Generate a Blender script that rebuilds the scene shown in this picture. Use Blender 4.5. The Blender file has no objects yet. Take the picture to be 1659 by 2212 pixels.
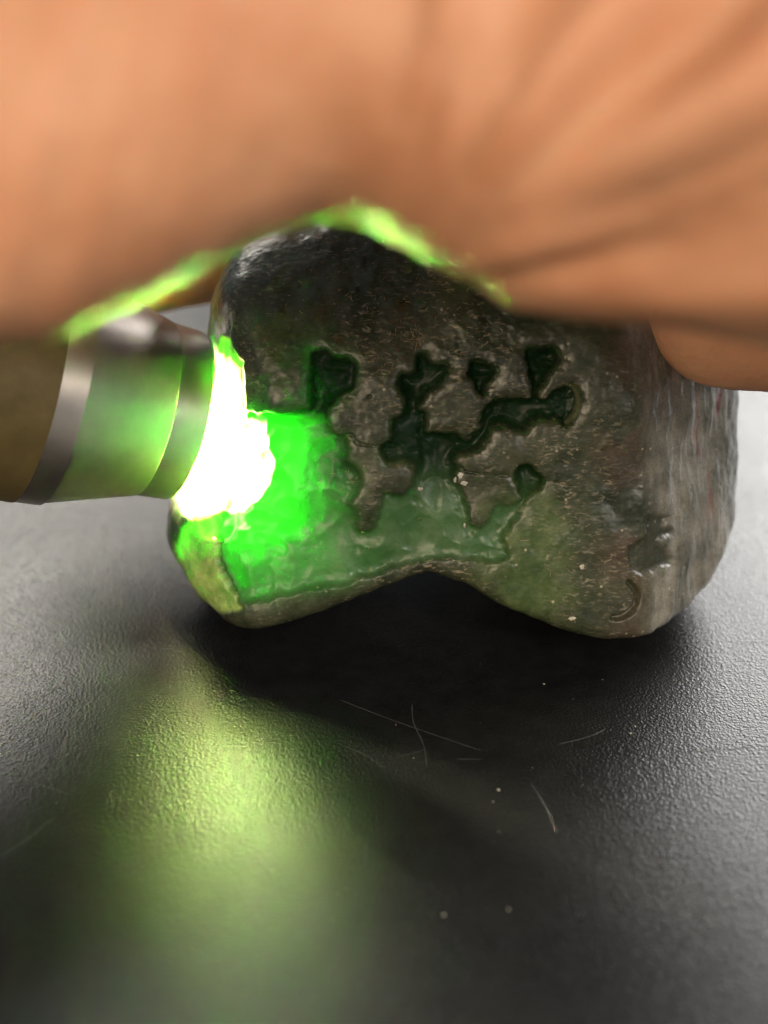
import bpy, math
import numpy as np
from mathutils import Vector, Matrix

# ------------------------------------------------------------------ camera, light, exposure
S = 0.01                                  # authoring in centimetres, scene in metres
PITCH, FPX, CAM_H = math.radians(28.0), 3097.0, 7.74
TZ = -0.28                                # table height; the stone is tipped back, its front edge just clear
FW, FH = 1659.0, 2212.0                   # authoring frame (same aspect as the picture)
scene = bpy.context.scene
cd = bpy.data.cameras.new('camera'); cam = bpy.data.objects.new('camera', cd)
scene.collection.objects.link(cam); scene.camera = cam
cam.location = (0, 0, CAM_H * S)
cam.rotation_euler = (math.pi / 2 - PITCH, 0, 0)
cd.sensor_fit = 'HORIZONTAL'; cd.sensor_width = 36.0
cd.lens = 36.0 * FPX / FW
cd.clip_start = 0.002; cd.clip_end = 20.0
cd.dof.use_dof = True; cd.dof.focus_distance = 13.6 * S
cd.dof.aperture_fstop = 21.0; cd.dof.aperture_blades = 0

world = bpy.data.worlds.new('World'); scene.world = world; world.use_nodes = True
bg = world.node_tree.nodes['Background']
bg.inputs[0].default_value = (0.82, 0.9, 1.0, 1); bg.inputs[1].default_value = 0.26

def area_lamp(name, loc, target, size, size_y, power, color):
    ld = bpy.data.lights.new(name, 'AREA'); ld.shape = 'RECTANGLE'
    ld.size = size * S; ld.size_y = size_y * S; ld.energy = power; ld.color = color
    o = bpy.data.objects.new(name, ld); scene.collection.objects.link(o)
    o.location = Vector(loc) * S
    o.rotation_euler = (Vector(target) - Vector(loc)).to_track_quat('-Z', 'Y').to_euler()
    return o
# bright panel beyond the stone on the right, softer lamps behind the camera
area_lamp('desk_lamp_light', (60, 84, 44), (4, 12, 0), 95, 42, 19.0, (1.0, 0.98, 0.95))
area_lamp('wall_light', (-40, -76, 40), (0, 9, 5), 50, 50, 7.2, (1.0, 0.80, 0.55))
area_lamp('room_light', (60, -58, 54), (2, 9, 5), 50, 40, 8.0, (1.0, 0.91, 0.78))
area_lamp('window_light', (-34, 100, 62), (-3, 12, 0), 44, 36, 7.0, (1.0, 0.94, 0.84))

scene.view_settings.view_transform = 'Standard'; scene.view_settings.look = 'None'
scene.view_settings.exposure = 0.0; scene.view_settings.gamma = 1.0
scene.view_settings.use_curve_mapping = False
scene.render.engine = 'CYCLES'
scene.cycles.use_denoising = True; scene.cycles.denoising_input_passes = 'RGB_ALBEDO_NORMAL'
scene.cycles.sample_clamp_indirect = 0.0
scene.cycles.max_bounces = 8
scene.cycles.caustics_reflective = False; scene.cycles.caustics_refractive = False

# ------------------------------------------------------------------ maths helpers
CF = np.array([0, math.cos(PITCH), -math.sin(PITCH)])
CU = np.array([0, math.sin(PITCH), math.cos(PITCH)])
CO = np.array([0, 0, CAM_H])

def P(x, y, d):
    """photograph position (x, y) at depth d cm -> world cm"""
    return CO + d * (CF + np.array([1., 0, 0]) * ((x - FW / 2) / FPX) + CU * (-(y - FH / 2) / FPX))

def ray(x, y):
    return CF + np.array([1., 0, 0]) * ((x - FW / 2) / FPX) + CU * (-(y - FH / 2) / FPX)

def on_plane(x, y, p0, n):
    r = ray(x, y); t = np.dot(np.asarray(p0) - CO, n) / np.dot(r, n)
    return CO + r * t

def to_px(v):
    q = v - CO; d = q @ CF
    return FW / 2 + FPX * q[:, 0] / d, FH / 2 - FPX * (q @ CU) / d, d

def hash2(ix, iy, s):
    h = (ix.astype(np.int64) * 374761393 + iy.astype(np.int64) * 668265263 + s * 1442695041) & 0xffffffff
    h = ((h ^ (h >> 13)) * 1274126177) & 0xffffffff
    return ((h ^ (h >> 16)) & 0xffff) / 65535.0

_TAB = np.random.default_rng(11).random(64 ** 3).astype(np.float32)

def noise3(p, s=0):
    p = np.asarray(p, np.float32); i = np.floor(p); f = p - i; f = f * f * (3 - 2 * f)
    i = i.astype(np.int32) + np.array([s * 7, s * 13, s * 29], np.int32)
    x0, y0, z0 = i[:, 0] & 63, i[:, 1] & 63, i[:, 2] & 63
    x1, y1, z1 = (x0 + 1) & 63, (y0 + 1) & 63, (z0 + 1) & 63
    fx, fy, fz = f[:, 0], f[:, 1], f[:, 2]
    def g(x, y, z): return _TAB[(x << 12) | (y << 6) | z]
    a = g(x0, y0, z0); a += (g(x1, y0, z0) - a) * fx
    b = g(x0, y1, z0); b += (g(x1, y1, z0) - b) * fx
    a += (b - a) * fy
    c = g(x0, y0, z1); c += (g(x1, y0, z1) - c) * fx
    d = g(x0, y1, z1); d += (g(x1, y1, z1) - d) * fx
    c += (d - c) * fy
    return (a + (c - a) * fz) * 2 - 1

def fbm3(p, s=0, o=4, g=0.5):
    r, a, q = 0, 1.0, p
    for k in range(o):
        r = r + a * noise3(q, s + k); q = q * 2.03 + 7.1; a *= g
    return r

def worley2(x, y, s=0):
    ix = np.floor(x); iy = np.floor(y)
    d1 = np.full(x.shape, 9.0); d2 = np.full(x.shape, 9.0)
    for a in (-1, 0, 1):
        for b in (-1, 0, 1):
            cx = ix + a; cy = iy + b
            d = np.hypot(cx + hash2(cx, cy, s) - x, cy + hash2(cx, cy, s + 5) - y)
            n1 = np.minimum(d1, d); d2 = np.where(d < d1, d1, np.minimum(d2, d)); d1 = n1
    return d1, d2

def sstep(a, b, x):
    t = np.clip((x - a) / (b - a), 0, 1); return t * t * (3 - 2 * t)

def smax(a, b, k):
    h = np.maximum(k - np.abs(a - b), 0) / k
    return np.maximum(a, b) + h * h * k * 0.25

def smin(a, b, k):
    return -smax(-a, -b, k)

def catmull(pts, n=4, closed=True):
    p = np.array(pts, float); N = len(p); out = []
    for i in range(N if closed else N - 1):
        a, b, c, d = (p[(i - 1) % N], p[i], p[(i + 1) % N], p[(i + 2) % N]) if closed else \
            (p[max(i - 1, 0)], p[i], p[i + 1], p[min(i + 2, N - 1)])
        for k in range(n):
            t = k / n
            out.append(0.5 * (2 * b + (c - a) * t + (2 * a - 5 * b + 4 * c - d) * t * t + (3 * b - a - 3 * c + d) * t ** 3))
    if not closed: out.append(p[-1])
    return np.array(out)

def seg_dist(x, y, a, b):
    ab = b - a; L = max(ab @ ab, 1e-9)
    t = np.clip(((x - a[0]) * ab[0] + (y - a[1]) * ab[1]) / L, 0, 1)
    return np.hypot(x - a[0] - t * ab[0], y - a[1] - t * ab[1])

def poly_sdf(x, y, poly):
    d = np.full(x.shape, 1e9); ins = np.zeros(x.shape, bool); N = len(poly)
    for i in range(N):
        a, b = poly[i], poly[(i + 1) % N]
        d = np.minimum(d, seg_dist(x, y, a, b))
        c = ((a[1] > y) != (b[1] > y))
        if a[1] != b[1]:
            ins ^= c & (x < (b[0] - a[0]) * (y - a[1]) / (b[1] - a[1]) + a[0])
    return np.where(ins, -d, d)

def line_dist(x, y, pts):
    d = np.full(x.shape, 1e9)
    for i in range(len(pts) - 1): d = np.minimum(d, seg_dist(x, y, pts[i], pts[i + 1]))
    return d

def bilinear(grid, gx0, gy0, step, x, y, outside):
    fx = (x - gx0) / step; fy = (y - gy0) / step
    H, W = grid.shape
    ok = (fx >= 0) & (fy >= 0) & (fx < W - 1) & (fy < H - 1)
    fx = np.clip(fx, 0, W - 1.001); fy = np.clip(fy, 0, H - 1.001)
    ix = fx.astype(int); iy = fy.astype(int); fx = fx - ix; fy = fy - iy
    r = (grid[iy, ix] * (1 - fx) + grid[iy, ix + 1] * fx) * (1 - fy) + (grid[iy + 1, ix] * (1 - fx) + grid[iy + 1, ix + 1] * fx) * fy
    return np.where(ok, r, outside)

def surface_nets(F, org, h):
    nx, ny, nz = F.shape
    ins = F < 0
    cnt = np.zeros((nx - 1, ny - 1, nz - 1), np.int8)
    for a in (0, 1):
        for b in (0, 1):
            for c in (0, 1):
                cnt += ins[a:nx - 1 + a, b:ny - 1 + b, c:nz - 1 + c]
    cells = np.argwhere((cnt > 0) & (cnt < 8))
    idx = np.full(cnt.shape, -1, np.int64); idx[tuple(cells.T)] = np.arange(len(cells))
    acc = np.zeros((len(cells), 3)); num = np.zeros(len(cells))
    corners = [(a, b, c) for a in (0, 1) for b in (0, 1) for c in (0, 1)]
    val = {k: F[cells[:, 0] + k[0], cells[:, 1] + k[1], cells[:, 2] + k[2]] for k in corners}
    for k in corners:
        for ax in range(3):
            if k[ax] == 0:
                m = list(k); m[ax] = 1; m = tuple(m)
                f0, f1 = val[k], val[m]; x = (f0 < 0) != (f1 < 0)
                t = np.where(x, f0 / np.where(x, f0 - f1, 1), 0)
                q = np.tile(np.array(k, float), (len(cells), 1)); q[:, ax] = t
                acc += q * x[:, None]; num += x
    V = org + h * (cells + acc / num[:, None])
    quads = []
    for ax in range(3):
        b, c = (ax + 1) % 3, (ax + 2) % 3
        s0 = [slice(None)] * 3; s1 = [slice(None)] * 3; s0[ax] = slice(0, -1); s1[ax] = slice(1, None)
        e = np.argwhere(ins[tuple(s0)] != ins[tuple(s1)])
        e = e[(e[:, b] > 0) & (e[:, c] > 0) & (e[:, b] < F.shape[b] - 1) & (e[:, c] < F.shape[c] - 1)]
        flip = ins[tuple(e.T)]
        def cell(db, dc):
            q = e.copy(); q[:, b] += db; q[:, c] += dc; return idx[tuple(q.T)]
        Q = np.stack([cell(-1, -1), cell(0, -1), cell(0, 0), cell(-1, 0)], 1)
        Q = np.where(flip[:, None], Q, Q[:, ::-1]); quads.append(Q)
    return V, np.concatenate(quads)

def mesh_from(name, V, F, smooth=True):
    me = bpy.data.meshes.new(name)
    V = np.asarray(V, float); F = np.asarray(F)
    me.vertices.add(len(V)); me.vertices.foreach_set('co', (V * S).ravel())
    n = F.shape[1]
    me.loops.add(F.size); me.loops.foreach_set('vertex_index', F.ravel().astype(np.int32))
    me.polygons.add(len(F)); me.polygons.foreach_set('loop_start', np.arange(0, F.size, n, dtype=np.int32))
    me.update(calc_edges=True)
    me.polygons.foreach_set('use_smooth', np.full(len(F), bool(smooth)))
    return me

def refine(V, Q, smooth=2):
    """split every quad in four, then relax"""
    n = len(V)
    E = np.stack([Q, np.roll(Q, -1, 1)], -1); E = np.sort(E, -1).reshape(-1, 2)
    key = E[:, 0] * np.int64(n) + E[:, 1]
    u, inv = np.unique(key, return_inverse=True); inv = inv.reshape(Q.shape)
    ea, eb = u // n, u % n
    V2 = np.concatenate([V, (V[ea] + V[eb]) * .5, V[Q].mean(1)])
    m = n + inv; c = n + len(u) + np.arange(len(Q))
    F = np.concatenate([np.stack([Q[:, k], m[:, k], c, m[:, (k + 3) % 4]], 1) for k in range(4)])
    N2 = len(V2); a = F.ravel(); b = np.roll(F, -1, 1).ravel()
    for _ in range(smooth):
        cnt = np.bincount(a, minlength=N2) + np.bincount(b, minlength=N2)
        acc = np.stack([np.bincount(a, V2[b, k], N2) + np.bincount(b, V2[a, k], N2) for k in range(3)], 1)
        V2 = 0.45 * V2 + 0.55 * acc / cnt[:, None]
    return V2, F

def get_co(me):
    a = np.empty(len(me.vertices) * 3); me.vertices.foreach_get('co', a); return a.reshape(-1, 3) / S
def set_co(me, V):
    me.vertices.foreach_set('co', (V * S).ravel()); me.update()
def get_no(me):
    a = np.empty(len(me.vertices) * 3); me.vertices.foreach_get('normal', a); return a.reshape(-1, 3)

def link(name, me, mat=None, parent=None):
    o = bpy.data.objects.new(name, me); scene.collection.objects.link(o)
    if mat: me.materials.append(mat)
    if parent: o.parent = parent
    return o

def tag(o, label=None, cat=None, group=None, kind=None):
    if label: o['label'] = label
    if cat: o['category'] = cat
    if group: o['group'] = group
    if kind: o['kind'] = kind
    return o

# ------------------------------------------------------------------ material helpers
class NT:
    def __init__(s, name):
        s.m = bpy.data.materials.new(name); s.m.use_nodes = True; s.t = s.m.node_tree
        s.b = s.t.nodes['Principled BSDF']
    def n(s, typ, **kw):
        q = s.t.nodes.new(typ)
        for k, v in kw.items():
            if k.startswith('i_'):
                key = k[2:].replace('_', ' '); q.inputs[key].default_value = v
            else: setattr(q, k, v)
        return q
    def l(s, a, b): s.t.links.new(a, b)
    def coord(s, out='Object'): return s.n('ShaderNodeTexCoord').outputs[out]
    def noise(s, vec, scale, detail=4, rough=0.55, dist=0.0):
        q = s.n('ShaderNodeTexNoise'); q.inputs['Scale'].default_value = scale; q.inputs['Detail'].default_value = detail
        q.inputs['Roughness'].default_value = rough; q.inputs['Distortion'].default_value = dist
        s.l(vec, q.inputs['Vector']); return q.outputs['Fac']
    def ramp(s, fac, stops):
        q = s.n('ShaderNodeValToRGB'); e = q.color_ramp.elements
        while len(e) < len(stops): e.new(0.5)
        for k, (p, c) in enumerate(stops):
            e[k].position = p; e[k].color = (*c, 1) if len(c) == 3 else c
        s.l(fac, q.inputs['Fac']); return q.outputs['Color']
    def mix(s, fac, a, b, mode='MIX'):
        q = s.n('ShaderNodeMix', data_type='RGBA', blend_type=mode)
        for sock, v in ((q.inputs[0], fac), (q.inputs[6], a), (q.inputs[7], b)):
            if hasattr(v, 'is_output'): s.l(v, sock)
            else: sock.default_value = v if not isinstance(v, tuple) else (*v, 1)[:4]
        return q.outputs[2]
    def math(s, op, a, b=0.0, clamp=False):
        q = s.n('ShaderNodeMath', operation=op); q.use_clamp = clamp
        for sock, v in ((q.inputs[0], a), (q.inputs[1], b)):
            if hasattr(v, 'is_output'): s.l(v, sock)
            else: sock.default_value = v
        return q.outputs[0]
    def attr(s, name):
        q = s.n('ShaderNodeAttribute', attribute_name=name); return q
    def bump(s, height, strength, dist, prev=None):
        q = s.n('ShaderNodeBump'); q.inputs['Strength'].default_value = strength; q.inputs['Distance'].default_value = dist
        s.l(height, q.inputs['Height'])
        if prev is not None: s.l(prev, q.inputs['Normal'])
        return q.outputs['Normal']
    def set(s, **kw):
        for k, v in kw.items():
            sock = s.b.inputs[k.replace('_', ' ')]
            if hasattr(v, 'is_output'): s.l(v, sock)
            else: sock.default_value = v if not (isinstance(v, tuple) and len(v) == 3 and sock.type == 'RGBA') else (*v, 1)
        return s.m

# ------------------------------------------------------------------ materials
def make_table_mat():
    t = NT('black grained laminate'); c = t.coord()
    big = t.noise(c, 60, 3); fine = t.noise(c, 5200, 1, 0.4)
    v = t.n('ShaderNodeTexVoronoi', feature='SMOOTH_F1'); v.inputs['Scale'].default_value = 3700; v.inputs['Smoothness'].default_value = 0.5
    w = t.n('ShaderNodeVectorMath', operation='ADD'); nz = t.n('ShaderNodeTexNoise'); nz.inputs['Scale'].default_value = 2600
    t.l(c, nz.inputs['Vector'])
    ws = t.n('ShaderNodeVectorMath', operation='SCALE'); ws.inputs['Scale'].default_value = 0.0004
    t.l(nz.outputs['Color'], ws.inputs[0]); t.l(c, w.inputs[0]); t.l(ws.outputs[0], w.inputs[1])
    t.l(w.outputs[0], v.inputs['Vector'])
    h = t.math('ADD', t.math('MULTIPLY', v.outputs['Distance'], 0.9), t.math('MULTIPLY', fine, 0.6))
    n1 = t.bump(h, 0.5, 0.00009)
    smudge = t.ramp(big, [(0.35, (0.29,) * 3), (0.7, (0.34,) * 3)])
    col = t.ramp(t.noise(c, 400, 5), [(0.3, (0.006, 0.006, 0.0063)), (0.75, (0.011, 0.011, 0.011))])
    return t.set(Base_Color=col, Roughness=smudge, Normal=n1, Specular_IOR_Level=0.36)

def make_stone_mat():
    t = NT('jade with weathered rind'); c = t.coord()
    tint = t.attr('tint').outputs['Color']; jade = t.attr('jade').outputs['Fac']
    st = t.n('ShaderNodeMapping'); st.inputs['Scale'].default_value = (0.55, 1, 1.5); st.inputs['Rotation'].default_value = (0, 0.25, 0)
    t.l(c, st.inputs['Vector'])
    flake = t.noise(st.outputs[0], 2100, 4, 0.65, 0.8)
    mott = t.noise(c, 260, 6, 0.65)
    inv = t.math('SUBTRACT', 1.0, jade)
    fleck = t.ramp(flake, [(0.55, (0, 0, 0)), (0.66, (1, 1, 1))])
    patch = t.ramp(t.noise(c, 140, 3), [(0.42, (0.08,) * 3), (0.62, (1, 1, 1))])
    ff = t.math('MULTIPLY', t.math('MULTIPLY', fleck, patch), t.math('MULTIPLY', inv, t.attr('fleck').outputs['Fac']))
    m0 = t.mix(1.0, tint, t.ramp(mott, [(0.25, (0.55, 0.55, 0.56)), (0.75, (1.5, 1.45, 1.35))]), 'MULTIPLY')
    grit = t.noise(st.outputs[0], 4200, 3, 0.7)
    m1 = t.mix(t.math('ADD', t.math('MULTIPLY', inv, 0.8), 0.2), m0, t.mix(1.0, m0, t.ramp(grit, [(0.3, (0.7, 0.7, 0.7)), (0.5, (0.97, 0.97, 0.97)), (0.72, (1.35, 1.32, 1.25))]), 'MULTIPLY'))
    col = t.mix(t.math('MULTIPLY', ff, 0.8), m1, (0.25, 0.205, 0.15))
    vs = t.n('ShaderNodeTexVoronoi'); vs.inputs['Scale'].default_value = 1100; t.l(c, vs.inputs['Vector'])
    dots = t.ramp(vs.outputs['Distance'], [(0.10, (1, 1, 1)), (0.2, (0, 0, 0))])
    sel = t.n('ShaderNodeSeparateColor'); t.l(vs.outputs['Color'], sel.inputs[0])
    pick = t.ramp(sel.outputs[0], [(0.82, (0, 0, 0)), (0.86, (0.8, 0.8, 0.8))])
    dd = t.math('MULTIPLY', t.math('MULTIPLY', dots, pick), t.attr('speck').outputs['Fac'])
    col = t.mix(dd, col, (0.42, 0.36, 0.27))
    hb = t.math('ADD', t.math('MULTIPLY', flake, 0.6), t.math('MULTIPLY', t.noise(c, 700, 5), 0.7))
    n1 = t.bump(hb, 0.22, 0.00008)
    rough = t.ramp(t.noise(c, 900, 3), [(0.3, (0.26,) * 3), (0.7, (0.44,) * 3)])
    t.set(Base_Color=col, Roughness=rough, Normal=n1, Specular_IOR_Level=t.math('SUBTRACT', 0.4, t.math('MULTIPLY', t.attr('pit').outputs['Fac'], 0.28)))
    ss = t.n('ShaderNodeSubsurfaceScattering', falloff='RANDOM_WALK')
    ss.inputs['Color'].default_value = (0.08, 0.92, 0.05, 1); ss.inputs['Scale'].default_value = 0.0048
    ss.inputs['Radius'].default_value = (0.22, 1.0, 0.22); t.l(n1, ss.inputs['Normal'])
    mx = t.n('ShaderNodeMixShader'); t.l(t.math('MULTIPLY', jade, 0.38), mx.inputs[0])
    t.l(t.b.outputs[0], mx.inputs[1]); t.l(ss.outputs[0], mx.inputs[2])
    t.l(mx.outputs[0], t.t.nodes['Material Output'].inputs['Surface'])
    return t.m

def make_skin_mat():
    t = NT('skin'); c = t.coord()
    blot = t.noise(c, 120, 5); col = t.ramp(blot, [(0.3, (0.55, 0.25, 0.13)), (0.7, (0.63, 0.33, 0.19))])
    v = t.n('ShaderNodeTexVoronoi'); v.inputs['Scale'].default_value = 1500; t.l(c, v.inputs['Vector'])
    n1 = t.bump(v.outputs['Distance'], 0.35, 0.00012, t.bump(t.noise(c, 700, 3), 0.25, 0.0003))
    return t.set(Base_Color=col, Roughness=0.5, Normal=n1, Subsurface_Weight=0.7, Subsurface_Radius=(1.0, 0.32, 0.16),
                 Subsurface_Scale=0.0022, Specular_IOR_Level=0.4)

def make_steel_mat(name, col, rough, stretch):
    t = NT(name); c = t.coord()
    mp = t.n('ShaderNodeMapping'); mp.inputs['Scale'].default_value = stretch; t.l(c, mp.inputs['Vector'])
    line = t.noise(mp.outputs[0], 900, 4, 0.6); cloud = t.noise(c, 300, 5)
    base = t.mix(0.5, col, t.ramp(cloud, [(0.3, tuple(x * 0.62 for x in col)), (0.7, tuple(min(1, x * 1.12) for x in col))]))
    rg = t.math('ADD', rough - 0.08, t.math('MULTIPLY', line, 0.2))
    n1 = t.bump(line, 0.22, 0.00006)
    return t.set(Base_Color=base, Metallic=1.0, Roughness=rg, Normal=n1)

M_TABLE, M_STONE, M_SKIN = make_table_mat(), make_stone_mat(), make_skin_mat()
M_STEEL = make_steel_mat('brushed steel', (0.52, 0.475, 0.43), 0.36, (1, 1, 14))
t_ = NT('dark bronze anodised metal'); c_ = t_.coord()
M_BODY = t_.set(Base_Color=t_.ramp(t_.noise(c_, 350, 4), [(0.3, (0.10, 0.075, 0.028)), (0.7, (0.15, 0.11, 0.042))]), Metallic=0.35, Roughness=0.55,
                Normal=t_.bump(t_.noise(c_, 1500, 3), 0.3, 0.0001))
t_ = NT('torch lens'); t_.set(Base_Color=(1, 1, 1), Emission_Color=(1.0, 0.95, 0.60), Emission_Strength=5400.0); M_LENS = t_.m
t_ = NT('scuffed laminate'); M_SCRATCH = t_.set(Base_Color=(0.05, 0.05, 0.05), Roughness=0.5)
t_ = NT('dust'); M_DUST = t_.set(Base_Color=(0.42, 0.39, 0.32), Roughness=0.8)
t_ = NT('lint'); M_LINT = t_.set(Base_Color=(0.42, 0.30, 0.18), Roughness=0.8)
t_ = NT('pale mica'); M_FLAKE = t_.set(Base_Color=(0.52, 0.50, 0.42), Roughness=0.35)
t_ = NT('fingernail'); M_NAIL = t_.set(Base_Color=(0.72, 0.45, 0.36), Roughness=0.3, Subsurface_Weight=0.4, Subsurface_Radius=(1., .4, .25), Subsurface_Scale=0.0015)

# ------------------------------------------------------------------ table
def build_table():
    x0, x1, y0, y1, th = -55, 55, -6, 78, 2.2
    V = [(x0, y0, TZ), (x1, y0, TZ), (x1, y1, TZ), (x0, y1, TZ), (x0, y0, TZ - th), (x1, y0, TZ - th), (x1, y1, TZ - th), (x0, y1, TZ - th)]
    F = [(0, 1, 2, 3), (7, 6, 5, 4), (0, 4, 5, 1), (1, 5, 6, 2), (2, 6, 7, 3), (3, 7, 4, 0)]
    return tag(link('table_top', mesh_from('table_top', V, F, False), M_TABLE), kind='structure')
table = build_table()

# ------------------------------------------------------------------ jade stone
PHI = math.radians(15.0)
WA = np.array([0, -math.cos(PHI), math.sin(PHI)]); VA = np.array([0, math.sin(PHI), math.cos(PHI)]); UA = np.array([1., 0, 0])
FRONT0 = on_plane(1400, 1352, (0, 0, 0.25), np.array([0, 0, 1.]))          # a point low on the front face
FRONT0 = np.array([0, FRONT0[1], 0.25])

def A_(p): return (np.array(p, float) / 1.3825 + (1150, 1300)) * (FW / 3024)
def B_(p): return (np.array(p, float) / 1.8433 + (600, 1500)) * (FW / 3024)
def C_(p): return (np.array(p, float) / 1.659 + (2000, 1900)) * (FW / 3024)
def D_(p): return (np.array(p, float) / 1.185 + (600, 850)) * (FW / 3024)

def build_stone():
    # outline in the stone's middle plane
    out_px = [(362, 1090), (356, 1180), (356, 1280), (362, 1400), (380, 1560), (1000, 1600), (1590, 1560), (1602, 1400), (1606, 1300), (1606, 1180),
              (1606, 1020), (1611, 890), (1590, 800), (1520, 700), (1400, 600), (1250, 520), (1050, 470), (850, 440), (680, 445), (590, 475),
              (530, 525), (490, 585), (458, 650), (436, 715), (410, 820), (380, 960)]
    mid = FRONT0 + WA * -0.95
    W2 = np.array([on_plane(x, y, mid, WA) for x, y in out_px])
    poly = catmull(np.stack([(W2 - mid) @ UA, (W2 - mid) @ VA], 1), 4)
    poly[:, 0] = poly[:, 0] * 1.03
    # under side: height of the bottom edge along X, taken on the front face
    bot = [(300, 1280), (375, 1305), (420, 1344), (480, 1358), (545, 1356), (700, 1322), (850, 1278), (925, 1256), (1000, 1272), (1100, 1318),
           (1200, 1356), (1300, 1378), (1400, 1386), (1450, 1388), (1500, 1378), (1560, 1345), (1620, 1290), (1700, 1230)]
    nfr = np.array([0, -1., 0])
    bw = np.array([on_plane(x, y, FRONT0 + np.array([0, 0.18, 0]), nfr) for x, y in bot])
    h = 0.03
    lo = np.array([-2.4, FRONT0[1] - 0.4, TZ - 0.15]); hi = np.array([4.3, FRONT0[1] + 4.3, 5.1])
    lo[0] = poly[:, 0].min() - 0.25; hi[0] = poly[:, 0].max() + 0.25
    n = np.ceil((hi - lo) / h).astype(int)
    X = lo[0] + h * np.arange(n[0]); Y = lo[1] + h * np.arange(n[1]); Z = lo[2] + h * np.arange(n[2])
    # outline distance depends on (u, v); tabulate it
    gu = np.arange(lo[0] - .2, hi[0] + .2, 0.03); gv = np.arange(-1.5, 6.5, 0.03)
    GU, GV = np.meshgrid(gu, gv)
    tab = poly_sdf(GU, GV, poly)
    YY, ZZ = np.meshgrid(Y, Z, indexing='ij')
    rel_y = YY - FRONT0[1]; rel_z = ZZ - FRONT0[2]
    v2 = rel_y * VA[1] + rel_z * VA[2]; w2 = rel_y * WA[1] + rel_z * WA[2]
    vm = v2 - (mid - FRONT0) @ VA
    F = np.empty(tuple(n), np.float32)
    def ridge(px): return np.array([((on_plane(x, y, FRONT0, WA) - FRONT0) @ UA, (on_plane(x, y, FRONT0, WA) - FRONT0) @ VA) for x, y in px])
    L = ridge([(515, 640), (542, 830), (535, 895), (572, 960), (560, 1040), (500, 1110), (466, 1180), (488, 1290), (505, 1400)])
    R = ridge([(1330, 640), (1375, 900), (1395, 1100), (1392, 1250), (1380, 1450)])
    Lu = np.interp(v2, L[::-1, 1], L[::-1, 0]); Ru = np.interp(v2, R[::-1, 1], R[::-1, 0])
    TV = ridge([(900, 640)])[0, 1]
    zb_all = np.interp(X, bw[:, 0], bw[:, 2])
    fb = np.clip(0.60 - 0.10 * v2, 0.42, 0.62); fa = np.sqrt(1 - fb * fb)
    for i, x in enumerate(X):
        d2 = bilinear(tab, gu[0], gv[0], 0.03, np.full(vm.shape, x).ravel(), vm.ravel(), 2.0).reshape(vm.shape)
        front = w2 + 0.03 * np.sin(x * 2.1 + 1) * np.cos(v2 * 1.7)
        back = -w2 - 3.0 - 0.25 * np.cos(x * 0.9)
        lf = -fa * (x - Lu) + fb * w2
        rf = 0.72 * (x - Ru) + 0.69 * w2
        tf = 0.78 * (v2 - TV - 0.12 * math.sin(x * 1.3)) + 0.62 * w2
        f = smax(front, tf, 0.9)
        f = smax(f, lf, 0.26)
        f = smax(f, rf, 0.22)
        f = smax(f, d2, 0.35)
        f = smax(f, back, 1.4)
        low = (zb_all[i] + 0.03 - ZZ - np.clip((YY - FRONT0[1] - 0.3) * 0.2, 0, 0.34)) * 0.9
        f = smax(f, low, 0.22)
        f = smax(f, (TZ + 0.004 - ZZ), 0.05)
        F[i] = f
    V, Q = refine(*surface_nets(F, lo, h))
    me = mesh_from('stone', V, Q)
    V = get_co(me); N = get_no(me)
    # low frequency lumps
    lump = 0.035 * fbm3(V * 1.3, 3, 3) + 0.007 * fbm3(V * 4.0, 9, 3)
    # ---- eroded network on the front: traced outline
    net = [A_(p) for p in [(105, 120), (150, 105), (195, 115), (230, 150), (300, 150), (345, 190), (350, 250), (320, 310), (260, 360), (210, 400), (190, 450),
        (200, 510), (240, 555), (290, 590), (290, 660), (310, 720), (350, 750), (375, 790), (365, 850), (330, 910), (300, 955), (340, 1000), (350, 1085),
        (400, 1100), (450, 1050), (480, 960), (520, 900), (590, 910), (640, 870), (660, 800), (670, 750), (640, 710), (590, 705), (530, 720), (500, 690),
        (480, 645), (540, 600), (535, 540), (545, 490), (600, 470), (615, 400), (605, 350), (580, 320), (580, 270), (610, 240), (660, 240), (670, 190),
        (672, 140), (700, 105), (740, 120), (775, 165), (830, 180), (865, 210), (850, 260), (800, 310), (740, 340), (710, 370), (700, 440), (745, 470),
        (725, 540), (740, 580), (830, 565), (880, 575), (940, 600), (1000, 570), (1050, 500), (1060, 450), (1100, 400), (1210, 370), (1295, 375), (1305, 300),
        (1290, 200), (1275, 120), (1330, 95), (1400, 90), (1450, 110), (1475, 160), (1440, 200), (1400, 250), (1350, 320), (1345, 365), (1390, 380),
        (1440, 340), (1490, 300), (1540, 320), (1560, 380), (1540, 460), (1490, 520), (1440, 480), (1390, 490), (1320, 500), (1280, 530), (1255, 555),
        (1220, 535), (1150, 535), (1090, 550), (1060, 600), (1030, 650), (970, 680), (910, 690), (885, 720), (890, 750), (910, 770), (885, 820), (900, 860),
        (935, 900), (945, 970), (960, 1050), (1000, 1080), (1050, 1075), (1100, 1010), (1120, 950), (1170, 965), (1235, 955), (1255, 910), (1230, 865),
        (1210, 805), (1230, 760), (1280, 745), (1340, 770), (1370, 810), (1350, 860), (1300, 890), (1265, 960), (1210, 1040), (1150, 1110), (1145, 1160),
        (1190, 1210), (1170, 1250), (1060, 1268), (980, 1250), (850, 1240), (700, 1272), (550, 1305), (400, 1352)]]
    net += [D_(p) for p in [(800, 1728), (600, 1768), (440, 1795), (380, 1780), (325, 1710), (285, 1600), (268, 1440)]]
    net += [B_(p) for p in [(470, 900), (560, 600), (640, 380), (668, 232), (780, 243), (950, 243), (1080, 200), (1150, 160)]]
    net = catmull(net, 3)
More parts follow.
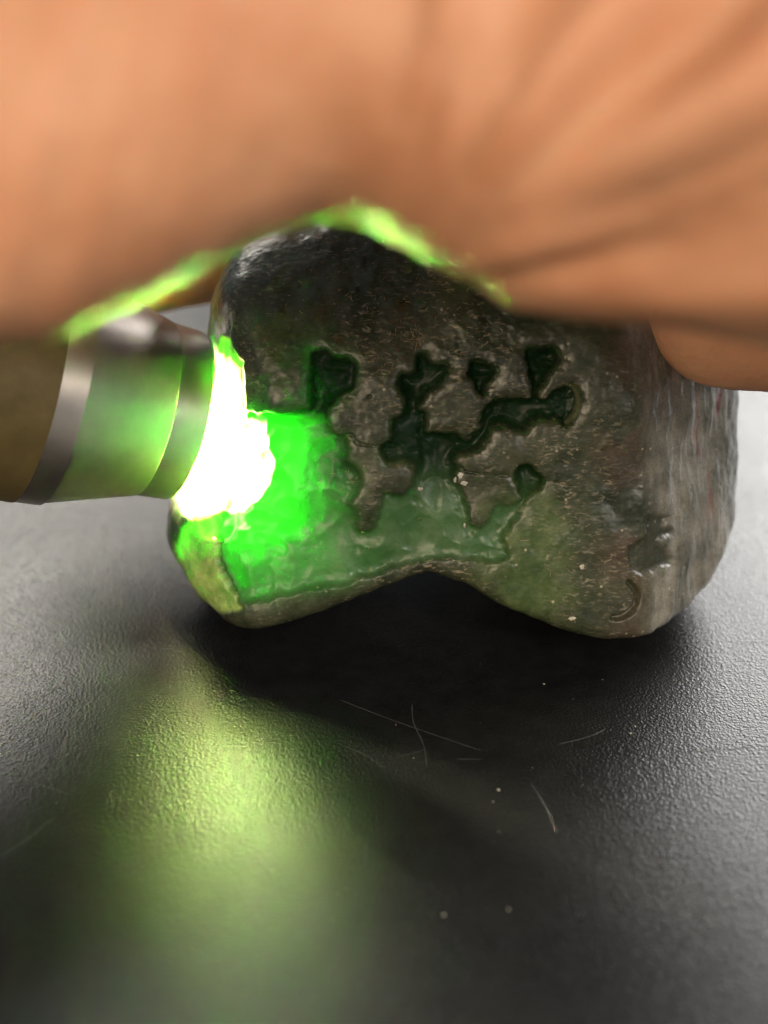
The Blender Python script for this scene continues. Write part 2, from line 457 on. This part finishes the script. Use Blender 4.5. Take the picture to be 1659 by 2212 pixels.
    pitE = catmull([A_(p) for p in [(960, 200), (985, 175), (1040, 175), (1100, 215), (1085, 260), (1060, 320), (1055, 350), (1020, 330), (1000, 290), (965, 250)]], 4)
    pitR = catmull([C_(p) for p in [(905, 235), (980, 212), (1050, 228), (1042, 290), (1075, 335), (1010, 385), (1090, 500), (1000, 565), (900, 622), (830, 600),
                                    (790, 540), (792, 460), (835, 400), (895, 340)]], 4)
    face = [B_(p) for p in [(180, 860), (250, 1000), (180, 1090), (165, 1300), (230, 1490), (350, 1640), (520, 1690), (660, 1660), (600, 1590), (520, 1500),
                            (450, 1340), (430, 1100), (480, 800), (560, 400), (660, 230), (640, -120), (520, -330), (480, -100), (430, 400)]]
    face = catmull(face, 3)
    step = 2.5
    gx = np.arange(330, 1640, step); gy = np.arange(440, 1420, step)
    GX, GY = np.meshgrid(gx, gy)
    wob = np.stack([GX.ravel() / 26, GY.ravel() / 26, np.zeros(GX.size)], 1)
    wx = (5.0 * fbm3(wob, 21, 4, 0.6)).reshape(GX.shape); wy = (5.0 * fbm3(wob + 50, 22, 4, 0.6)).reshape(GX.shape)
    s_net = poly_sdf(GX + wx, GY + wy, net)
    s_E = poly_sdf(GX + wx, GY + wy, pitE); s_R = poly_sdf(GX + wx, GY + wy, pitR)
    s_face = poly_sdf(GX + wx, GY + wy, face)
    cres = line_dist(GX, GY, catmull([C_(p) for p in [(800, 660), (845, 710), (855, 760), (830, 830), (760, 878), (690, 888)]], 4, False))
    crack1 = line_dist(GX + wx * 1.2, GY + wy * 1.2, catmull([D_(p) for p in [(262, 1400), (272, 1500), (292, 1610), (330, 1715), (388, 1790)]], 4, False))
    ck = [[A_(p) for p in [(-300, 450), (-100, 440), (30, 490), (130, 550), (260, 570), (340, 580), (470, 625), (560, 632)]],
          [A_(p) for p in [(240, 380), (400, 372), (560, 385)]], [A_(p) for p in [(1480, 235), (1560, 265), (1700, 300)]],
          [A_(p) for p in [(885, 745), (960, 775), (1100, 780), (1180, 800)]], [A_(p) for p in [(1390, 830), (1500, 850), (1640, 870)]],
          [A_(p) for p in [(1180, 1200), (1210, 1280), (1240, 1340)]]]
    cracks = np.full(GX.shape, 1e9)
    for q in ck: cracks = np.minimum(cracks, line_dist(GX + wx * 1.6, GY + wy * 1.6, catmull(q, 5, False)))
    rimc = line_dist(GX, GY, catmull([A_(p) for p in [(1500, 300), (1545, 325), (1562, 385), (1545, 455), (1500, 515)]], 4, False))
    px, py, _ = to_px(V)
    facing = sstep(0.0, 0.25, -(N @ CF))
    vis = sstep(-0.6, -0.2, (V - FRONT0) @ WA + 0.9) * facing
    smp = lambda g, o=1e3: bilinear(g, gx[0], gy[0], step, px, py, o)
    dn, dE, dR, dF = smp(s_net), smp(s_E), smp(s_R), smp(s_face)
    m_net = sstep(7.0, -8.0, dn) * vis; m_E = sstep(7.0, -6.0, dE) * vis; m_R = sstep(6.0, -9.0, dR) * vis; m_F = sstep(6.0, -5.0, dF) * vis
    # deep (upper, dark) pockets and shallow lower area
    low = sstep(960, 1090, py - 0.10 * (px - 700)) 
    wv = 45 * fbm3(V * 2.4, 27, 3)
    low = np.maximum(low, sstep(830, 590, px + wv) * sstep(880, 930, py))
    w1, w2_ = worley2(px / 30 + 0.3 * noise3(V * 3, 5), py / 30, 3)
    w3, w4 = worley2(px / 15, py / 13, 8)
    scal = (np.clip(w1, 0, 1) ** 2 - 0.35) * 0.9 + (np.clip(w3, 0, 1) ** 2 - 0.3) * 0.28
    dvar = 0.75 + 0.55 * fbm3(V * 1.9, 91, 2)
    depth = m_net * dvar * (0.17 - 0.105 * low) + m_E * 0.13 + m_R * 0.05
    depth = np.maximum(depth, 0) + 0.03 * sstep(26, -6, np.minimum(dn, dE)) * vis * (1 - 0.5 * low)
    anyrec = np.clip(m_net + m_E, 0, 1)
    depth += anyrec * sstep(-2, -22, np.minimum(dn, dE)) * 0.03 * (1 - 0.5 * low)
    r2 = np.random.default_rng(8); dish = np.zeros(len(V)); ex = 26 * fbm3(V * 2.6, 15, 3); ey = 26 * fbm3(V * 2.6 + 9, 16, 3)
    act = np.where(anyrec > 0.02)[0]; ax_, ay_ = px[act] + 0.45 * ex[act], py[act] + 0.45 * ey[act]; da = np.zeros(len(act))
    for _ in range(150):                                            # shallow shell-shaped chips
        k = r2.integers(len(act)); rr = r2.uniform(10, 46); an = r2.uniform(0, 3.14); el = r2.uniform(0.5, 1.0)
        dx, dy = ax_ - px[act[k]], ay_ - py[act[k]]
        u_ = (dx * math.cos(an) + dy * math.sin(an)) / rr; v_ = (-dx * math.sin(an) + dy * math.cos(an)) / (rr * el)
        da = np.maximum(da, np.maximum(1 - u_ * u_ - v_ * v_, 0) ** 0.8 * rr * 0.0007)
    dish[act] = da
    depth += anyrec * (dish + 0.014 * fbm3(V * 3.5, 19, 3))
    depth -= anyrec * scal * 0.004
    depth += m_F * (0.03 + 0.014 * fbm3(np.stack([px / 30, py / 34, V[:, 1]], 1), 31, 4) * sstep(-1, -10, dF))
    ckm = sstep(-0.5, 0.5, fbm3(V * 5, 23, 3))
    lipn = np.exp(-((dn - 9) / 7.0) ** 2) * vis * 0.003           # rounded lips round the pockets
    depth -= lipn
    depth += 0.07 * sstep(9, 2, smp(cres)) * vis + 0.075 * sstep(6, 1, smp(crack1)) * vis + 0.035 * sstep(3.4, 0.6, smp(cracks)) * vis * ckm
    depth -= 0.02 * sstep(5, 1, smp(rimc)) * vis
    # fine rind texture
    rind = 1 - anyrec
    fine = fbm3(V * 9, 41, 4, 0.6) * 0.004 + np.maximum(fbm3(V * np.array([14, 20, 24.]), 47, 3), 0.25) * 0.004
    streak = fbm3(np.stack([(px - 1390) / 16.0, py / 110, V[:, 1] * 0 + 3], 1), 51, 4)
    rightf = sstep(-15, 40, px - np.interp(py, [640, 900, 1100, 1250, 1450], [1330, 1375, 1395, 1392, 1380]))
    depth += rightf * vis * streak * 0.011
    V2 = V + N * (lump - depth + fine * (0.35 + 0.65 * rind))[:, None]
    V2[:, 2] = np.maximum(V2[:, 2], TZ + 0.002)
    set_co(me, V2)
    # ---- colours
    def C3(*c): return np.array(c)[None, :]
    nz = fbm3(V * 2.2, 61, 4)[:, None]; nz2 = fbm3(V * 6.5, 67, 4)[:, None]
    rindc = C3(0.033, 0.0318, 0.0232) * (1 + 0.45 * nz + 0.35 * nz2)
    oliv = (sstep(185, 40, np.hypot((px - 1140) * 1.0, (py - 1190) * 0.75) + 40 * nz[:, 0]))[:, None]
    oliv2 = sstep(-0.5, 0.7, nz + 0.4) * sstep(780, 900, py)[:, None]
    rindc = rindc * (1 - 0.55 * oliv2) + C3(0.036, 0.038, 0.023) * (1 + 0.4 * nz2) * 0.55 * oliv2
    rindc = rindc * (1 - oliv) + C3(0.054, 0.062, 0.028) * (1 + 0.6 * nz2) * oliv
    red = sstep(90, 10, np.abs(px - 1370 + 30 * nz[:, 0]))[:, None] * sstep(0, 0.5, nz + 0.35)
    rindc = rindc * (1 - 0.6 * red) + C3(0.075, 0.042, 0.040) * 0.6 * red
    rg = (rightf * vis)[:, None]
    sk = streak[:, None]
    rightc = C3(0.17, 0.16, 0.15) * (1 + 0.35 * sk + 0.2 * nz2)
    purp = sstep(950, 760, py)[:, None] * sstep(-0.4, 0.4, sk + 0.2)
    rightc = rightc * (1 - 0.75 * purp) + C3(0.13, 0.10, 0.12) * 0.75 * purp
    redst = sstep(0.35, 0.7, sk) * sstep(1180, 1000, py)[:, None] * sstep(1480, 1530, px)[:, None]
    rightc = rightc * (1 - redst) + C3(0.16, 0.055, 0.06) * redst
    rindc = rindc * (1 - rg) + rightc * rg
    brown = (sstep(120, 30, np.hypot(px - 1390, (py - 1290) * 0.8)))[:, None] * (1 - rg * 0.6)
    rindc = rindc * (1 - 0.4 * brown) + C3(0.07, 0.055, 0.036) * 0.4 * brown
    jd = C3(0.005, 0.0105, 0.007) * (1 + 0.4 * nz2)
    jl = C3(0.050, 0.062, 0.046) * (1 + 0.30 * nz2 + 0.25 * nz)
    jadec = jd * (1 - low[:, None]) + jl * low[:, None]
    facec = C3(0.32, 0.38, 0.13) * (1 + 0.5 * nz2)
    col = rindc
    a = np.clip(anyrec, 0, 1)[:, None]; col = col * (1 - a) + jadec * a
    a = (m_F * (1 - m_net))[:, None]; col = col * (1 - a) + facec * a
    a = (m_R * 0.85)[:, None]; col = col * (1 - a) + C3(0.035, 0.034, 0.028) * a
    ln = (sstep(3.8, 0.5, smp(cracks)) * vis * 0.65 * ckm)[:, None]; col = col * (1 - ln) + C3(0.012, 0.014, 0.01) * ln
    ln = (sstep(6, 1, smp(rimc)) * vis * 0.55)[:, None]; col = col * (1 - ln) + C3(0.22, 0.21, 0.13) * ln
    ln = (sstep(5, 1, smp(crack1)) * vis * 0.8)[:, None]; col = col * (1 - ln) + C3(0.01, 0.016, 0.01) * ln
    col = np.clip(col, 0.004, 0.9)
    # thin rind close to the pockets lets light through
    thin = np.exp(-np.maximum(dn, 0) / 16.0) * vis * 0.5 * (0.08 + 0.92 * sstep(900, 700, px))
    jade = np.clip(np.maximum.reduce([m_net, m_E, m_F * 0.6, thin, 0.14 * oliv[:, 0] * vis, 0.04 * vis]), 0, 1)
    jade = np.where(anyrec > 0.3, jade * (0.03 + 0.97 * low * (0.14 + 0.86 * sstep(840, 520, px + 0.7 * wv) * (1 - 0.45 * sstep(1150, 1290, py)))), jade * 0.55)
    fl = np.clip((1 - rightf * 0.7) * (1.0 - 0.7 * m_R) * (1 - 0.9 * anyrec), 0, 1)
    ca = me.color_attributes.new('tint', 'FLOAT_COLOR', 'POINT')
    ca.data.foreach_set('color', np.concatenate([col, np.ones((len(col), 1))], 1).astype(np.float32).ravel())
    speck = vis * (1 - anyrec * 0.75) * np.clip(0.25 + 0.75 * sstep(-0.1, 0.5, nz[:, 0]) + 0.8 * sstep(260, 60, np.hypot(px - 1290, py - 1270)), 0, 1)
    for nm, arr in (('jade', jade), ('fleck', fl), ('speck', speck), ('pit', anyrec * (1 - low))):
        at = me.attributes.new(nm, 'FLOAT', 'POINT'); at.data.foreach_set('value', arr.astype(np.float32))
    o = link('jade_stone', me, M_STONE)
    tag(o, 'dark brown jade boulder with pitted face glowing green at the flashlight tip', 'stone')
    return o, V2, N, px, py
stone, SV, SN, SPX, SPY = build_stone()
def stone_at(x, y):
    """front surface point of the stone under photograph position (x, y), with its normal"""
    m = np.hypot(SPX - x, SPY - y); cand = np.where(m < 4)[0]
    if len(cand) == 0: cand = np.array([m.argmin()])
    k = cand[np.argmin((SV[cand] - CO) @ CF)]
    return SV[k], SN[k]

# ------------------------------------------------------------------ flashlight
def lathe(name, prof, mat, parent, seg=96, cap1=False):
    V, F = [], []
    for (z0, r0), (z1, r1) in zip(prof[:-1], prof[1:]):            # every turned face keeps its own crisp edge
        b = len(V)
        for z, r in ((z0, r0), (z1, r1)):
            for k in range(seg):
                a = 2 * math.pi * k / seg; V.append((r * math.cos(a), r * math.sin(a), z))
        for k in range(seg):
            F.append((b + k, b + (k + 1) % seg, b + seg + (k + 1) % seg, b + seg + k))
    me = bpy.data.meshes.new(name)
    if cap1: F.append(tuple(range(len(V) - seg, len(V))))
    me.from_pydata([tuple(c * S for c in v) for v in V], [], F); me.update()
    me.polygons.foreach_set('use_smooth', np.array([len(p.vertices) == 4 for p in me.polygons]))
    return link(name, me, mat, parent)

TIP = P(402, 899, 14.55)
AXIS = (P(402, 899, 14.55) - P(86, 828, 13.9)); AXIS /= np.linalg.norm(AXIS)
def build_flashlight():
    r = bpy.data.objects.new('flashlight', None); scene.collection.objects.link(r)
    r.empty_display_size = 0.01
    tag(r, 'silver tapered flashlight head pressed against the left side of the stone', 'flashlight')
    q = Vector(AXIS).to_track_quat('Z', 'Y'); r.rotation_mode = 'QUATERNION'; r.rotation_quaternion = q; r.location = Vector(TIP) * S
    R0 = 0.87
    lathe('bezel_tip', [(-0.62, 0.0), (-0.62, 0.36), (-0.50, 0.43), (-0.20, 0.58), (-0.02, 0.66), (0.0, 0.68), (0.0, R0 - 0.05), (-0.02, R0 - 0.015), (-0.05, R0), (-0.40, R0 + 0.02)], M_STEEL, r)
    lathe('bezel_cone', [(-0.38, R0 + 0.010), (-0.385, R0 + 0.026), (-0.40, R0 + 0.032), (-1.30, 1.15)], M_STEEL, r)
    lathe('collar_ring', [(-1.29, 1.14), (-1.295, 1.165), (-1.56, 1.18)], M_STEEL, r)
    body = [(-1.55, 1.15), (-1.555, 1.188), (-1.60, 1.19)]
    body += [(-2.6, 1.20), (-2.65, 1.08), (-2.8, 1.08), (-2.85, 1.19), (-3.0, 1.19), (-3.05, 1.08), (-3.2, 1.08), (-3.25, 1.19), (-3.4, 1.19), (-3.45, 1.08), (-3.7, 1.08), (-5.4, 1.08), (-5.5, 1.0), (-5.52, 0.4)]
    lathe('barrel', body, M_BODY, r, cap1=True)
    lathe('lens', [(-0.50, 0.42), (-0.485, 0.32), (-0.475, 0.16), (-0.47, 0.02)], M_LENS, r, 64, cap1=True)
    return r
torch = build_flashlight()

# ------------------------------------------------------------------ hand
def build_hand():
    bones = [  # (a, ra, b, rb)  thumb, ball of the thumb, palm, fingers, wrist
        (P(-420, 450, 9.2), 1.05, P(0, 290, 8.7), 1.26), (P(0, 290, 8.7), 1.26, P(420, 100, 8.7), 1.22), (P(420, 100, 8.7), 1.22, P(760, 0, 8.8), 1.27),
        (P(960, 80, 8.7), 1.24, P(1230, 190, 8.6), 1.30), (P(1230, 190, 8.6), 1.30, P(1720, 238, 8.3), 1.37), (P(1720, 238, 8.3), 1.37, P(2400, 100, 8.6), 1.6),
        (P(760, 0, 8.8), 1.2, P(1000, -200, 9.6), 1.3),
        (P(1230, 150, 8.8), 1.2, P(1300, -300, 10.5), 1.4), (P(1000, -230, 10), 1.3, P(900, -160, 13.5), 1.0), (P(1500, -260, 10), 1.5, P(1250, -160, 13.8), 1.0),
        (P(2000, 0, 9.0), 1.6, P(1700, -160, 13.5), 1.0), (P(1300, -300, 10.5), 1.4, P(2400, -100, 9.6), 1.8), (P(900, -160, 13.5), 1.0, P(1700, -160, 13.5), 0.95),
        # index: reaches back over the left
        (P(900, -160, 13.5), 0.95, P(560, 250, 16.6), 0.86), (P(560, 250, 16.6), 0.86, P(420, 500, 17.2), 0.82), (P(420, 500, 17.2), 0.82, P(130, 590, 16.8), 0.72),
        # middle: over the right shoulder of the stone
        (P(1300, -160, 13.6), 0.95, P(1400, 330, 14.4), 0.86), (P(1400, 330, 14.4), 0.86, P(1590, 640, 13.7), 0.84), (P(1590, 640, 13.7), 0.84, P(1850, 705, 13.2), 0.76),
        # ring and little finger: curled behind the stone
        (P(1500, -160, 13.8), 0.9, P(1250, 300, 17.2), 0.82), (P(1250, 300, 17.2), 0.82, P(1150, 620, 18.2), 0.75), (P(1150, 620, 18.2), 0.75, P(1080, 800, 18.0), 0.66),
        (P(1700, -160, 13.5), 0.85, P(1560, 200, 17.5), 0.72), (P(1560, 200, 17.5), 0.72, P(1430, 480, 18.6), 0.66), (P(1430, 480, 18.6), 0.66, P(1330, 640, 18.6), 0.58),
        # wrist and forearm leaving to the right
        (P(2400, 60, 8.8), 2.0, P(3300, -60, 8.8), 2.3), (P(3300, -60, 8.8), 2.3, P(4000, -120, 8.8), 2.5)]
    allp = np.array([b[0] for b in bones] + [b[2] for b in bones])
    lo = allp.min(0) - 3.2; hi = allp.max(0) + 3.2
    h = 0.14; n = np.ceil((hi - lo) / h).astype(int)
    X = lo[0] + h * np.arange(n[0]); Y = lo[1] + h * np.arange(n[1]); Z = lo[2] + h * np.arange(n[2])
    G = np.stack(np.meshgrid(X, Y, Z, indexing='ij'), -1).reshape(-1, 3).astype(np.float32)
    F = np.full(len(G), 9.0, np.float32)
    bones = [(a.astype(np.float32), np.float32(ra), b.astype(np.float32), np.float32(rb)) for a, ra, b, rb in bones]
    groups = [(0, 7, 0.10), (7, 13, 0.7), (13, 16, 0.2), (16, 19, 0.2), (19, 22, 0.2), (22, 25, 0.2), (25, 27, 0.6)]
    for g, (i0, i1, k) in enumerate(groups):
        f = np.full(len(G), 9.0, np.float32)
        for a, ra, b, rb in bones[i0:i1]:
            ab = b - a; t = np.clip(((G - a) @ ab) / (ab @ ab), 0, 1)
            d = np.linalg.norm(G - a - t[:, None] * ab, axis=1) - (ra + (rb - ra) * t)
            f = smin(f, d, k)
        F = smin(F, f, 0.25 if g else 0.05)
    V, Q = refine(*surface_nets(F.reshape(tuple(n)), lo, h), 3)
    me = mesh_from('hand', V, Q)
    V = get_co(me); N = get_no(me)
    px, py, d = to_px(V)
    near = sstep(10.8, 9.6, d) * (px > -900) * (px < 2600)
    # skin folds: fan out from the web between thumb and palm
    th = np.degrees(np.arctan2(660 - py, px - 790))
    q = np.stack([th / 10.5 + 0.35 * noise3(V * 0.7, 4), np.hypot(px - 790, 660 - py) / 900, np.zeros(len(V))], 1)
    fold = fbm3(q, 71, 2, 0.4)
    ql = np.stack([(px + 0.25 * py) / 75.0, py / 1100, np.ones(len(V))], 1)
    foldl = fbm3(ql, 75, 3, 0.45)
    right = sstep(760, 1100, px) * sstep(120, 480, np.hypot(px - 790, 660 - py))
    disp = (fold * 0.17 * right + foldl * 0.024 * (1 - right)) * near
    disp += 0.03 * fbm3(V * 0.8, 81, 3) + 0.006 * fbm3(V * 5, 85, 2)
    V = V + N * disp[:, None]
    set_co(me, V)
    def nail(o, root, tip, r):
        t = tip - root; t /= np.linalg.norm(t); b = tip - np.array([0.6, 12.9, 2.0]); b -= t * (b @ t); b /= np.linalg.norm(b); sd = np.cross(t, b)
        n = 9; Vn, Fn = [], []
        for lay in (0.0, 0.035):
            for i in range(n):
                for j in range(n):
                    u, v = 2 * i / (n - 1) - 1, 2 * j / (n - 1) - 1
                    x_, y_ = u * math.sqrt(1 - 0.42 * v * v), v * math.sqrt(1 - 0.42 * u * u)   # rounded square
                    a = 0.95 * y_; l = 0.62 * r * x_ + 0.05 * r
                    rr = math.sqrt(max(r * r - max(l, 0) ** 2, 0.05)) if l > 0 else r
                    Vn.append(tip + t * l + (b * math.cos(a) + sd * math.sin(a)) * (rr - 0.02 + lay))
        for i in range(n - 1):
            for j in range(n - 1):
                k = i * n + j; m = n * n; Fn += [(m + k, m + k + 1, m + k + n + 1, m + k + n), (k, k + n, k + n + 1, k + 1)]
        for k in range(n - 1):
            m = n * n
            for p0, p1 in ((k, k + 1), ((n - 1) * n + k + 1, (n - 1) * n + k), ((k + 1) * n, k * n), (k * n + n - 1, (k + 1) * n + n - 1)):
                Fn.append((p0, p1, m + p1, m + p0))
        link('fingernail', mesh_from('fingernail', Vn, Fn), M_NAIL, o)
    o = link('hand', me, M_SKIN)
    for k, end in ((0, 0), (15, 1), (18, 1), (21, 1), (24, 1)):
        a_, ra_, b_, rb_ = bones[k]
        if end: nail(o, a_.astype(float), b_.astype(float), float(rb_))
        else: nail(o, b_.astype(float), a_.astype(float), float(ra_))
    tag(o, 'bare hand arched over the stone, blurred thumb and palm across the top', 'hand')
    return o
hand = build_hand()

# ------------------------------------------------------------------ scratches, dust, lint, flakes
rng = np.random.default_rng(4)
def table_pt(x, y): return on_plane(x, y, (0, 0, TZ), np.array([0, 0, 1.]))

def ribbon(name, pts, wid, z, mat, parent):
    p = np.array([table_pt(x, y) for x, y in pts]); V = []
    for i in range(len(p)):
        t = p[min(i + 1, len(p) - 1)] - p[max(i - 1, 0)]; t /= np.linalg.norm(t)
        s = np.array([-t[1], t[0], 0]) * wid * (0.15 if i in (0, len(p) - 1) else 0.5 * (0.6 + 0.8 * rng.random()))
        V += [p[i] - s + (0, 0, z * 0.3), p[i] + (0, 0, z), p[i] + s + (0, 0, z * 0.3)]
    F = []
    for i in range(len(p) - 1):
        a = i * 3; F += [(a, a + 3, a + 4, a + 1), (a + 1, a + 4, a + 5, a + 2)]
    me = mesh_from(name, V, np.array(F)[:, ::-1], True)
    return link(name, me, mat, parent)

scr = [([(735, 1512), (860, 1560), (1040, 1622)], .012), ([(890, 1520), (893, 1560), (915, 1610), (922, 1658)], .012), ([(850, 1638), (900, 1625), (915, 1620)], .010),
       ([(745, 1612), (790, 1632), (832, 1660)], .010), ([(1205, 1608), (1270, 1592), (1308, 1575)], .014), ([(1145, 1690), (1180, 1745), (1203, 1800)], .012),
       ([(1462, 1625), (1550, 1620), (1640, 1612)], .012), ([(985, 1640), (1040, 1640)], .010), ([(0, 1662), (70, 1690), (150, 1715)], .012),
       ([(0, 1850), (55, 1815), (118, 1765)], .018), ([(795, 1810), (788, 1870)], .012), ([(40, 1530), (140, 1480), (245, 1425)], .010)]
for pts, w in scr: ribbon('scratch', catmull(pts, 5, False), w * 0.7, 0.003, M_SCRATCH, table)

def grain_mesh(name, spots, mat):
    V, F = [], []
    for (c, r) in spots:
        k = len(V); ax = r * (0.7 + 0.6 * rng.random(6))
        V += [c + (ax[0], 0, r * .4), c + (0, ax[1], r * .4), c + (-ax[2], 0, r * .4), c + (0, -ax[3], r * .4), c + (0, 0, r), c + (0, 0, 0)]
        F += [(k, k + 1, k + 4), (k + 1, k + 2, k + 4), (k + 2, k + 3, k + 4), (k + 3, k, k + 4), (k + 1, k, k + 5), (k + 2, k + 1, k + 5), (k + 3, k + 2, k + 5), (k, k + 3, k + 5)]
    return link(name, mesh_from(name, np.array(V), np.array(F)), mat)
spots = [(table_pt(x, y), r) for x, y, r in [(1077, 1708, .020), (1065, 1732, .009), (958, 1977, .015), (1098, 1965, .011), (893, 1638, .010), (627, 1590, .010),
                                             (1175, 1478, .012), (1362, 1585, .014), (528, 1550, .007), (1372, 1570, .012), (1078, 1798, .007), (855, 1566, .008)]]
for _ in range(70):
    spots.append((table_pt(rng.uniform(0, 1659), rng.uniform(1420, 2150)), rng.uniform(.002, .005)))
tag(grain_mesh('dust', spots, M_DUST), 'pale dust specks scattered over the black table', 'dust', kind='stuff')

def fibres(name, items, mat):
    V, F = [], []
    for pts, r in items:
        p = catmull(pts, 4, False); k0 = len(V)
        for i in range(len(p)):
            t = p[min(i + 1, len(p) - 1)] - p[max(i - 1, 0)]; t = t / (np.linalg.norm(t) + 1e-9)
            a = np.cross(t, (0.3, 0.2, 0.93)); a /= np.linalg.norm(a) + 1e-9; b = np.cross(t, a)
            for j in range(3): V.append(p[i] + r * (a * math.cos(j * 2.094) + b * math.sin(j * 2.094)))
        for i in range(len(p) - 1):
            for j in range(3):
                F.append((k0 + i * 3 + j, k0 + i * 3 + (j + 1) % 3, k0 + i * 3 + 3 + (j + 1) % 3, k0 + i * 3 + 3 + j))
    return link(name, mesh_from(name, np.array(V), np.array(F)), mat)
items = []
def tuft(x, y, n, L, spread):
    for _ in range(n):
        q, nn = stone_at(x + rng.normal(0, spread), y + rng.normal(0, spread * .7))
        d = rng.normal(0, 1, 3); d -= nn * (d @ nn) * 0.7; d /= np.linalg.norm(d)
        e = rng.normal(0, 1, 3) * 0.5
        L_ = L * rng.uniform(.35, 1.0)
        items.append(([q + nn * .004, q + nn * .010 + d * L_ * .5, q + nn * (.008) + (d + e) * L_], rng.uniform(.0014, .0026)))
tuft(905, 730, 14, .11, 9); tuft(870, 720, 8, .08, 20); tuft(1150, 1140, 4, .06, 16); tuft(1000, 690, 10, .06, 40); tuft(820, 750, 22, .06, 38)
tuft(930, 570, 6, .07, 25); tuft(800, 600, 20, .05, 90); tuft(690, 640, 20, .05, 70); tuft(1010, 620, 12, .05, 60); tuft(1250, 1250, 14, .05, 60)
tuft(760, 1040, 8, .07, 25); tuft(840, 1165, 5, .08, 40)
tag(fibres('lint', items, M_LINT), 'tiny tan lint fibres clinging to the dark stone', 'lint', kind='stuff')

def flake(x, y, w, hgt, name='mineral_flake'):
    q, nn = stone_at(x, y); a = np.cross(nn, (0, 0, 1.)); a /= np.linalg.norm(a); b = np.cross(nn, a)
    rim = []; m = 6
    for k in range(m):
        an = 2 * math.pi * k / m + rng.uniform(-.3, .3); rr = rng.uniform(.6, 1.1)
        rim.append(q + a * w * rr * math.cos(an) + b * hgt * rr * math.sin(an) + nn * rng.uniform(.0, .02))
    V = rim + [q + nn * 0.03] + [p - nn * 0.03 for p in rim]
    F = [(k, (k + 1) % m, m) for k in range(m)]
    for k in range(m): F += [(k, m + 1 + k, m + 1 + (k + 1) % m), (k, m + 1 + (k + 1) % m, (k + 1) % m)]
    return link(name, mesh_from(name, np.array(V), np.array(F), False), M_FLAKE, stone)
for x, y, w, hg in [(992, 1030, .035, .045), (1000, 1048, .04, .03), (983, 1042, .02, .035), (911, 1062, .035, .022), (1003, 1141, .015, .03), (1043, 982, .022, .016),
                    (1088, 980, .02, .012), (968, 765, .014, .012), (1258, 1225, .03, .03), (1234, 1338, .045, .02)]:
    flake(x, y, w, hg)
